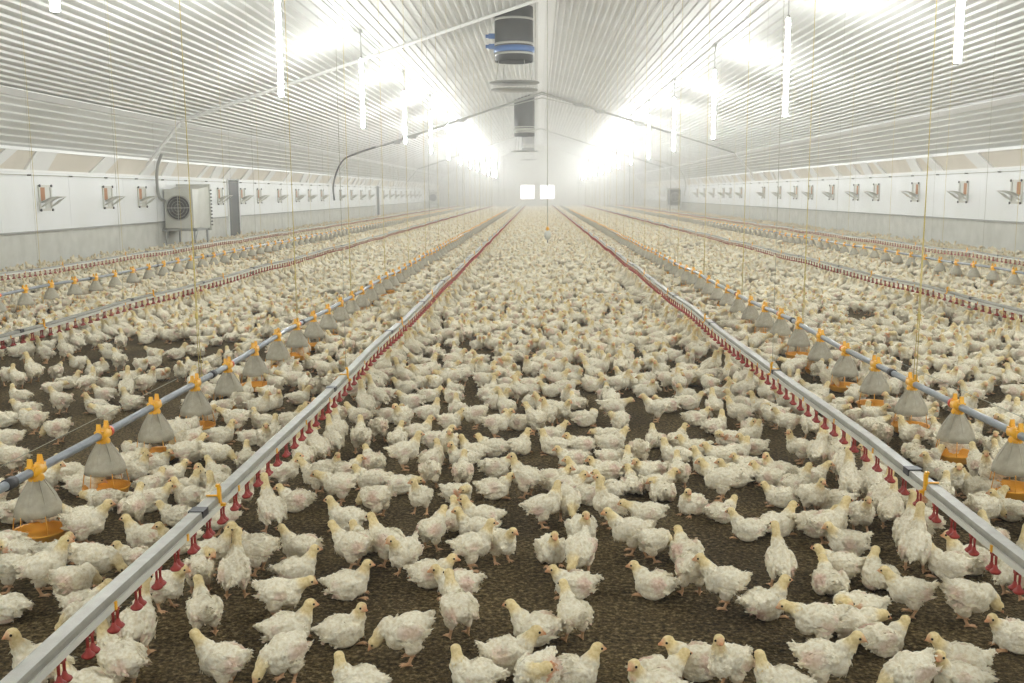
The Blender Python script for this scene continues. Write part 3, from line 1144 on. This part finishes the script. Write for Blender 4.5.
# ------------------------------------------------------------------ feed lines
mb = MB()                                                            # dusty cone hopper
mb.lathe([(.030, .0), (.036, -.03), (.056, -.062), (.088, -.115), (.114, -.175), (.121, -.215), (.113, -.215), (.106, -.175), (.081, -.115), (.048, -.062), (.028, -.03), (.022, .0)], (0, 0, 0), 24)
for a in range(8):                                                   # ribs of the cone
    an = a * PI / 4
    ca, sa = math.cos(an), math.sin(an)
    mb.tube([(.037 * ca, .037 * sa, -.03), (.089 * ca, .089 * sa, -.115), (.121 * ca, .121 * sa, -.21)], .003, 5)
hop_me = mb.mesh('feed_pan', M['hopper'])
mb = MB()                                                            # yellow cap: saddle round the pipe with two fins
mb.lathe([(.034, -.055), (.040, -.04), (.040, -.02), (.030, .0)], (0, 0, 0), 14)
mb.tube([(0, -.055, 0.015), (0, .055, .015)], .033, 14)
for s in (-1, 1):
    mb.prism([(s * .052 - .020, .03), (s * .052 + .020, .03), (s * .052 + .010, .062), (s * .052 + .003, .088), (s * .052 - .003, .088), (s * .052 - .010, .062)], 'x', -.012, .012)
    mb.box(-.024, .024, s * .052 - .014, s * .052 + .014, .0, .045)
cap_me = mb.mesh('cap', M['yellow'])
mb = MB()
mb.lathe([(0, -.36), (.105, -.36), (.125, -.345), (.135, -.310), (.139, -.306), (.137, -.300), (.130, -.307), (.121, -.338), (.102, -.350), (0, -.350)], (0, 0, 0), 26)
for a in range(6):                                                   # wire spokes to the cone
    an = a * PI / 3 + .2
    mb.tube([(.118 * math.cos(an), .118 * math.sin(an), -.205), (.135 * math.cos(an), .135 * math.sin(an), -.304)], .003, 4)
pan_me = mb.mesh('pan', M['orange'])
red_me = MB().lathe([(.0285, -.016), (.033, -.016), (.033, .016), (.0285, .016), (.0285, -.016)], (0, 0, 0), 12, m=Matrix.Rotation(PI / 2, 4, 'X')).mesh('red_ring', M['red'])
M['tomato'] = mat('bright_red_plastic', (0.7, 0.06, 0.02), 0.4)
red_me.materials[0] = M['tomato']
low = MB()
low.lathe([(.030, 0), (.056, -.062), (.121, -.215), (0, -.215)], (0, 0, 0), 8)
low_me = low.mesh('feed_pan', M['hopper'])
lowcap = MB().box(-.03, .03, -.06, .06, .0, .07).mesh('cap', M['yellow'])
lowpan = MB().lathe([(0, -.365), (.135, -.345), (.155, -.294), (0, -.33)], (0, 0, 0), 10).mesh('pan', M['orange'])
FSIDE = {-7.75: 'far left', -2.60: 'left centre', 2.78: 'right centre', 8.3: 'far right'}
for X, Z in FEED:
    root = thing('feed_line', '%s feed line, grey pipe carrying yellow-capped cone pans' % FSIDE[X], 'feed line', (X, 0, 0), 'feed lines along the house')
    ya, yb = 1.5, Y1 - 2.5
    pts = [(0, ya + (yb - ya) * k / 160, Z + .016 + sag(ya + (yb - ya) * k / 160, X)) for k in range(161)]
    tag(MB().tube(pts, .0235, 14).build('feed_pipe', M['pipe'], root), 'grey tubular feed pipe')
    wp = [(-.05 if X < 0 else .05, p[1], p[2] + .075) for p in pts[::4]]
    MB().tube([(a * 0, b, c + .03) for a, b, c in wp], .0022, 5).build('perch_wire', M['cord_grey'], root)
    ys_ = []
    k = 0
    while PAN_PHASE[X] + k * PAN_STEP < yb:
        y = PAN_PHASE[X] + k * PAN_STEP
        k += 1
        if y > 2:
            ys_.append(y)
    vis = [y for y in ys_ if (lambda q: q is not None and -40 < q[0] < W_PX + 40 and q[1] < H_PX + 25)(px_of((X, y, .3)))]
    for q, y in enumerate(vis[:100]):
        near = y < 35
        o = link('feed_pan', hop_me if near else low_me, root, (0, y, Z + sag(y, X)))
        link('cap', cap_me if near else lowcap, o)
        link('pan', pan_me if near else lowpan, o)
        if q % 3 == 1 and near:
            tag(link('ring', red_me, o, (0, .075, .016)), 'bright red ring')
    rest = MB()
    for y in vis[100:]:
        rest.lathe([(.030, 0), (.052, -.075), (.104, -.262), (.17, -.30), (.16, -.36), (0, -.36)], (0, y, Z), 7)
    if rest.v:
        tag(rest.build('feed_pan', M['hopper'], root), 'row of cone pans running into the distance', kind='stuff')
    y = ya + 3.2
    while y < 40:
        o = tag(MB().tube([(0, -.04, 0), (0, .04, 0)], .03, 12).build('pipe_sleeve', M['black'], root, (0, y, Z + .016 + sag(y, X))), 'black sleeve joining two lengths of pipe')
        y += 3.1

# cords that carry the lines
i_f = {-7.75: 2, -2.60: 1, 2.78: 1, 8.3: 2}


def cords(X, z, y0, name, m, r=.0032, stp=CORD_STEP, ymax=58, double=False):
    n_ = 0
    y = y0
    todo = []
    while y < ymax:
        q = px_of((X, y, roof_z(X) - .5))
        p = px_of((X, y, z))
        if p is not None and -5 < p[0] < W_PX + 5 and p[1] < H_PX:
            todo.append(y)
        y += stp
    for y in todo:
        n_ += 1
        mb = MB()
        top = roof_z(X) - .05
        zb = z + sag(y, X)
        mb.tube([(0, 0, zb), (0.0, 0, zb + .9), (0, 0, top)], r, 5)
        if double:
            mb.tube([(0, .06, zb), (0, .025, zb + .5), (0, 0, zb + 1.6)], r, 5)
            mb.box(-.007, .007, -.007, .025, zb + .46, zb + .50)
        c = mb.build('hanging_cord', m)
        c.location = (X, y, 0)
        tag(c, 'thin cord holding up the %s, %s from the camera' % (name, ordinal(n_)), 'cord', 'cords holding up the lines')


FY0 = {-7.75: 9.1, -2.60: 7.5, 2.78: 7.3, 8.3: 8.2}
for X, Z in FEED:
    cords(X, Z + .04, FY0[X], FSIDE[X] + ' feed line', M['cord_yellow'], .0030 if abs(X) < 5 else .0026, double=abs(X) < 5)
for i, (X, Z) in enumerate(DRINK):
    cords(X, Z + .03, {2: 7.67, 3: 7.87}.get(i, 6.6), SIDE[i] + ' drinker line', M['cord_grey'], .0018, ymax=46, stp=CORD_STEP * 2)

# ------------------------------------------------------------------ lamps
LZ_TOP, LZ_BOT = 5.55, 3.68
root = None


def make_lamp(X, y, label, LZ_BOT):
    t = thing('tube_lamp', label, 'lamp', (X, y, 0), 'vertical tube lamps')
    h = roof_z(X) - .06
    MB().tube([(0, 0, LZ_BOT), (0, 0, LZ_TOP)], .045, 12).build('tube', M['tube'], t)
    mb = MB().tube([(0, 0, LZ_TOP), (0, 0, LZ_TOP + .09)], .034, 12)
    mb.build('top_cap', M['grey'], t)
    MB().tube([(0, 0, LZ_BOT - .03), (0, 0, LZ_BOT)], [.02, .032], 12).build('bottom_cap', M['grey'], t)
    mb = MB().tube([(0, 0, LZ_TOP + .08), (0, 0, h - .03)], .014, 6)
    mb.build('hanger', M['grey'], t)
    mb = MB()
    mb.box(-.045, .045, -.07, .07, h - .09, h)
    mb.build('junction_box', M['band'], t)
    return t


for X, y0, side in ((-4.93, 1.35, 'left'), (5.53, 4.45, 'right')):
    k = -3
    y = y0 - (18.3 if X < 0 else 18.5)  # two unseen lamps per row added behind the camera to light the near birds
    proto = None
    while y < Y1 - 3:
        k += 1
        lab = 'glowing vertical tube lamp hanging in the %s row, %s from the camera' % (side, ordinal(k))
        if k < 1:
            lab = 'glowing tube lamp of the %s row, outside the photo, %s' % (side, ['above the camera', 'added just behind the camera', 'added farthest behind the camera'][-k])
        if proto is None:
            proto = make_lamp(X, y, lab, 3.68 if X < 0 else 3.47)
            note_kids(proto)
        else:
            c = copy_tree(proto)
            c.location = (X, y, 0)
            c['label'] = lab
        y += 9.15 if X < 0 else 9.25
    top = roof_z(X) - .07
    root = thing('lamp_cable', 'long cable along the ceiling above the %s row of lamps' % side, 'cable', (X, 0, top), 'ceiling cables above the lamps')
    MB().tube([(0, -15, -.03), (0, 128, -.03)], .014, 8).build('cable', M['grey'], root)

# ------------------------------------------------------------------ chimney fans
for i, (X, y, zb, r, dz) in enumerate(((-.76, 34.2, 6.12, .64, 5.44), (-.80, 64.0, 5.35, .64, 4.42), (-.9, 100.0, 6.0, .62, 5.05))):
    lab = ['dark round chimney fan nearest the camera, with blue ring below', 'dark round chimney fan at the second cross beam', 'hazy grey chimney fan farthest down the ridge'][i]
    t = thing('chimney_fan', lab, 'fan', (X, y, 0), 'chimney fans along the ridge')
    top = roof_z(X) + .1
    MB().lathe([(r - .03, zb), (r, zb), (r, top), (r - .03, top), (r - .03, zb)], (0, 0, 0), 40).build('duct', M['chimney'], t)
    for k in range(3 if i == 0 else 2):
        z = zb + (.20, .52, 1.30)[k]
        MB().lathe([(r - .005, z), (r + .012, z), (r + .012, z + .07), (r - .005, z + .07)], (0, 0, 0), 40).build('band', M['band'], t)
    MB().lathe([(r - .02, zb + .28), (r + .04, zb + .30), (r + .04, zb + .46), (r - .02, zb + .48)], (0, 0, 0), 40).build('collar', M['blue'] if i == 0 else M['band'], t)
    mb = MB()
    mb.lathe([(0, dz + .09), (.25, dz + .07), (.84, dz + .02), (.85, dz), (.84, dz - .01), (0, dz - .03)], (0, 0, 0), 40)
    mb.build('weather_plate', M['grey'], t)
    if i == 0:
        mb = MB().lathe([(0, dz - .16), (.78, dz - .21), (.79, dz - .225), (.78, dz - .24), (0, dz - .27)], (0, 0, 0), 40)
        mb.build('lower_plate', M['grey'], t)
    for k in range(4):
        a = k * PI / 2 + .6
        MB().tube([(.6 * math.cos(a), .6 * math.sin(a), zb + .02), (.72 * math.cos(a), .72 * math.sin(a), dz + .02)], .011, 6).build('rod', M['band'], t)
    mb = MB()
    mb.tube([(0, 0, zb + .25), (0, 0, zb + .6)], .13, 14)
    for k in range(6):
        a = k * PI / 3
        mb.box(-.56, 0, -.09, .09, zb + .38, zb + .395, m=Matrix.Rotation(a, 4, 'Z') @ Matrix.Rotation(.0, 4, 'X'))
    mb.build('fan_blades', M['black'], t)
    if i == 0:
        for z in (6.95, 6.62):
            mb = MB().box(-r - .20, -r + .02, -.08, .08, z - .08, z + .08)
            mb.tube([(-r - .14, 0, z), (-r - .30, 0, z)], .06, 10)
            mb.build('motor', M['blue'], t)

# ------------------------------------------------------------------ cross beams and the gear on them
for i, y in enumerate((32.6, 62.5, 97.0)):
    r = .055 if i == 0 else .05
    lab = ['thin white cross beam following the roof, nearest the camera', 'thin cross beam following the roof, second from the camera', 'thin cross beam following the roof, farthest and hazy'][i]
    t = thing('cross_beam', lab, 'beam', (0, y, 0), 'cross beams under the roof')
    pts = [(CXL + .25, 0, CREASE_Z - .05), (RX, 0, RZ - .22), (CXR - .25, 0, CREASE_Z - .05)]
    MB().tube([pts[0], pts[1]], r, 6, smooth=False).build('rafter', M['white'] if i == 0 else M['band'], t)
    if i > 0:
        MB().tube([pts[1], pts[2]], r, 6, smooth=False).build('rafter', M['white'] if i == 0 else M['band'], t)
    MB().tube([(XL + .12, 0, 2.75), (CXL + .22, 0, CREASE_Z - .12)], .05, 6, smooth=False).build('strut', M['white'], t)
    if i > 0:
        MB().tube([(XR - .12, 0, 2.75), (CXR - .22, 0, CREASE_Z - .12)], .05, 6, smooth=False).build('strut', M['white'], t)
    if i == 1:
        MB().tube([(-2.6, -.1, roof_z(-2.6) - .30), (RX, -.1, RZ - .55), (3.0, -.1, roof_z(3.0) - .30)], .028, 6).build('collar_tie', M['band'], t)
    if i == 1:
        for s, xs in ((-1, (-8.6, -7.6, -4.6)), (1, (2.5, 3.8, 6.2))):
            for x in xs:
                z = roof_z(x) - .26
                mb = MB().box(x - .18, x + .18, -.20, -.02, z - .12, z + .08)
                mb.tube([(x - .3, -.1, z + .02), (x + .3, -.1, z + .02)], .06, 8)
                mb.build('winch', M['grey'], t)
        mb = MB().tube([(-9.5, -.12, roof_z(-9.5) - .22), (-6, -.12, roof_z(-6) - .26), (-2, -.12, roof_z(-2) - .26), (RX, -.12, RZ - .34), (3, -.12, roof_z(3) - .26), (8, -.12, roof_z(8) - .22)], .03, 6)
        mb.build('conduit', M['grey'], t)


def curve_pts(ctrl, n=8):
    """Catmull-Rom through the control points"""
    P = [Vector(p) for p in ctrl]
    P = [P[0] * 2 - P[1]] + P + [P[-1] * 2 - P[-2]]
    out = []
    for i in range(1, len(P) - 2):
        for k in range(n):
            t = k / n
            a, b, c, d = P[i - 1], P[i], P[i + 1], P[i + 2]
            out.append(.5 * ((2 * b) + (-a + c) * t + (2 * a - 5 * b + 4 * c - d) * t * t + (-a + 3 * b - 3 * c + d) * t ** 3))
    out.append(P[-2])
    return out


# ------------------------------------------------------------------ wall vents
LV = [26.1, 29.9, 32.5, 40.5, 43.6, 46.2, 49.8, 53.5, 56.4, 59.7, 65.3, 69.2, 73.0, 76.6, 83.6, 87.2, 90.8, 94.4, 98.0, 101.6, 105.2, 108.8]
RV = [28.3, 31.8, 35.8, 39.9, 42.4, 45.9, 49.4, 52.3, 55.8, 59.7, 66.3, 69.9, 72.5, 76.6, 80.8, 84.4, 99.0, 102.6, 106.2, 109.8]


def make_vent(s):
    """s = +1 on the left wall (opens towards +x)"""
    t = thing('wall_vent', 'x', 'vent')
    x0 = .07 * s
    X = lambda a: x0 + a * s
    fr = MB()
    for (ya, yb, za, zb) in ((-.34, -.27, -.33, .33), (.27, .34, -.33, .33), (-.34, .34, .27, .33), (-.34, .34, -.33, -.27)):
        fr.box(*sorted((X(0), X(.035))), ya, yb, za, zb)
    fr.build('frame', M['flap'], t)
    bk = MB().box(*sorted((X(.0), X(.012))), -.27, .01, -.08, .27)
    tag(bk.build('filter_pad', M['filter'], t), 'orange-brown pad inside the opening')
    MB().box(*sorted((X(.0), X(.010))), .01, .27, -.27, .27).build('back_panel', M['heater'], t)
    fl = MB()
    cols = []
    for k in range(8):                                               # curved flap opening inwards from its lower edge
        u = k / 7
        cols.append((X(.03 + .42 * u), -.10 + .14 * u * u + .07 * math.sin(u * PI)))
    vs, fs = [], []
    for th in (0, -.018):
        for (a, z) in cols:
            for yy in (-.26, .26):
                vs.append((a, yy, z + th))
    n = len(cols)
    for k in range(n - 1):
        fs.append((2 * k, 2 * k + 1, 2 * k + 3, 2 * k + 2))
        o_ = 2 * n
        fs.append((o_ + 2 * k, o_ + 2 * k + 2, o_ + 2 * k + 3, o_ + 2 * k + 1))
        fs.append((2 * k, 2 * k + 2, o_ + 2 * k + 2, o_ + 2 * k))
        fs.append((2 * k + 1, o_ + 2 * k + 1, o_ + 2 * k + 3, 2 * k + 3))
    fs.append((0, 2 * n, 2 * n + 1, 1))
    fs.append((2 * n - 2, 2 * n - 1, 4 * n - 1, 4 * n - 2))
    fl.add(vs, fs, True)
    fl.build('flap', M['flap'], t)
    ck = MB()
    for yy in (-.275, .262):
        poly = [(X(.0), -.26), (X(.20), -.16), (X(.43), .02), (X(.24), -.05), (X(.02), -.22)]
        ck.prism(poly, 'y', yy, yy + .013)
    ck.build('cheek', M['flap'], t)
    bo = MB()
    for yy in (-.31, .31):
        for zz in (-.31, .31):
            bo.tube([(X(.03), yy, zz), (X(.06), yy, zz)], .035, 8)
    bo.build('bolts', M['dark'], t)
    return t


for s, X, lst, nm in ((1, XL, LV, 'left'), (-1, XR, RV, 'right')):
    p = make_vent(s)
    note_kids(p)
    for k, y in enumerate(lst):
        o = p if k == 0 else copy_tree(p)
        o.location = (X, y - (.3 if s > 0 else -.15), 1.76)
        o['label'] = 'open wall vent with curved flap on the %s wall, %s from the camera' % (nm, ordinal(k + 1))
        o['group'] = 'vents on the long walls'
    root = thing('vent_cord', 'thin pull cord along the %s wall above the vents' % nm, 'cord', (X, 0, 2.33), 'pull cords above the vents')
    MB().tube([(.14 * s, 18, 0), (.14 * s, 127, 0)], .007, 6).build('cord', M['cord_grey'], root)
    for k in range(46):
        y = 20.5 + 1.8 * k * 1.25
        if y < 126:
            MB().box(*sorted((.07 * s, .16 * s)), y - .022, y + .022, -.018, .018).build('pulley', M['dark'], root)


# ------------------------------------------------------------------ heaters
def heater(loc, s, label, big=True):
    """box heater with a round blower facing the camera; s=+1 when it stands by the left wall"""
    t = thing('heater', label, 'heater', loc, 'box heaters by the walls')
    w, h, z0 = .98, 1.32, .70
    L_ = 1.35
    mb = MB()                                                        # casing: a box that widens to the back plate
    vs = [(-w / 2, 0, z0), (w / 2, 0, z0), (w / 2, 0, z0 + h), (-w / 2, 0, z0 + h),
          (-w / 2, .62, z0), (w / 2, .62, z0), (w / 2, .62, z0 + h), (-w / 2, .62, z0 + h),
          (-w / 2 - .02, L_, z0 - .05), (w / 2 + .12, L_, z0 - .05), (w / 2 + .12, L_, z0 + h + .10), (-w / 2 - .02, L_, z0 + h + .10)]
    fs = [(0, 1, 2, 3)]
    for a in (0, 4):
        for k in range(4):
            k2 = (k + 1) % 4
            fs.append((a + k, a + k2, a + 4 + k2, a + 4 + k))
    fs.append((8, 11, 10, 9))
    mb.add(vs, fs)
    mb.build('casing', M['heater'], t)
    cz = z0 + h * .52
    rx = Matrix.Translation((0, 0, cz)) @ Matrix.Rotation(PI / 2, 4, 'X')
    MB().lathe([(.40, .0), (.43, .0), (.43, .07), (.40, .07), (.40, 0)], n=32, m=rx).build('blower_ring', M['band'], t)
    MB().lathe([(0, .002), (.40, .002), (.40, .012), (0, .012)], n=32, m=rx).build('blower_mouth', M['black'], t)
    mb = MB()
    for k in range(6):
        a = k * PI / 3 + .3
        mb.box(.05, .37, -.05, .06, .02, .035, m=rx @ Matrix.Rotation(a, 4, 'Z'))
    mb.lathe([(0, .06), (.08, .055), (.09, .012), (0, .012)], n=14, m=rx)
    mb.build('fan_blades', M['dark'], t)
    mb = MB()
    for rr_ in (.12, .22, .32, .40):
        mb.tube([(rr_ * math.cos(a * PI / 12), -.075, cz + rr_ * math.sin(a * PI / 12)) for a in range(25)], .006, 5)
    mb.box(-.40, .40, -.08, -.07, cz - .012, cz + .012)
    mb.box(-.012, .012, -.08, -.07, cz - .40, cz + .40)
    mb.build('guard', M['band'], t)
    mb = MB()
    mb.box(-w / 2 - .10, w / 2 + .16, L_, L_ + .10, z0 - .12, z0 + h + .18)
    mb.build('back_plate', M['heater'], t)
    mb = MB()
    for z in [z0 + .05 + k * .12 for k in range(11)]:
        mb.box(w / 2 + .13, w / 2 + .20, L_ + .02, L_ + .08, z, z + .05)
    mb.build('louvre', M['dark'], t)
    mb = MB()
    for (a, b) in ((-w / 2, .05), (w / 2, .05), (-w / 2, L_), (w / 2, L_)):
        mb = MB().tube([(a, b, 0), (a, b, z0)], .035, 8)
        mb.build('leg', M['grey'], t)
    mb = MB()
    mb.box(-w / 2 - .12, w / 2 + .12, .0, .08, z0 - .10, z0 - .02)
    mb.box(-w / 2 - .12, w / 2 + .12, L_ - .04, L_ + .04, z0 - .10, z0 - .02)
    for a in (-w / 2, w / 2):
        mb.box(a - .04, a + .04, 0, L_, z0 - .10, z0 - .02)
        mb.tube([(a, .05, z0 - .45), (a, .4, z0 - .08)], .02, 6)
    mb.build('base_frame', M['grey'], t)
    return t


heater((-12.19, 34.0, 0), 1, 'large box heater with round blower standing by the left wall, nearest')
heater((-12.0, 116.0, 0), 1, 'small hazy box heater by the left wall near the far end')
heater((12.5, 92.0, 0), -1, 'dark-faced box heater by the right wall')
h3 = [o for o in C.objects if o.parent is not None and o.parent.name.startswith('heater') and o.parent.location.x > 0 and o.name.startswith('casing')]
for o in h3:
    o.data = o.data.copy()
    o.data.materials[0] = M['dark']
mb = MB().tube(curve_pts([(-12.62, 33.9, 1.62), (-12.68, 33.6, 1.75), (-12.62, 33.3, 2.2), (-12.5, 33.1, 2.75), (-12.3, 33.0, 3.15)]), .05, 8)
tag(mb.build('hose', M['grey']), 'grey flexible hose curving up from the left heater', 'hose')
mb = MB().tube(curve_pts([(-12.6, 62.4, 1.45), (-12.62, 62.3, 2.3), (-12.35, 62.2, 3.2), (-11.9, 62.1, 3.9), (-11.2, 62.1, 4.25), (-9.9, 62.2, 4.68)]), .055, 8)
tag(mb.build('hose', M['dark']), 'dark hose running up the left wall to the second cross beam', 'hose')
mb = MB().tube(curve_pts([(13.1, 90.5, 1.5), (13.15, 90.2, 2.6), (12.6, 90, 3.9), (11.8, 90, 4.2), (10.2, 90, 4.75)]), .055, 8)
tag(mb.build('hose', M['heater']), 'pale hose running up the right wall by the dark heater', 'hose')

# hanging sensor over the centre aisle
t = thing('sensor', 'small grey sensor with yellow top hanging over the centre aisle', 'sensor', (RX, 30.0, 0))
MB().tube([(0, 0, .80), (0, 0, RZ - .1)], .009, 6).build('wire', M['cord_grey'], t)
MB().lathe([(0, .42), (.05, .44), (.10, .52), (.10, .62), (.05, .70), (0, .71)], n=16).build('body', M['heater'], t)
MB().lathe([(0, .70), (.04, .70), (.05, .76), (.02, .82), (0, .82)], n=12).build('top', M['yellow'], t)
MB().tube([(0, 0, .43), (0, 0, .34)], .015, 6).build('probe', M['dark'], t)
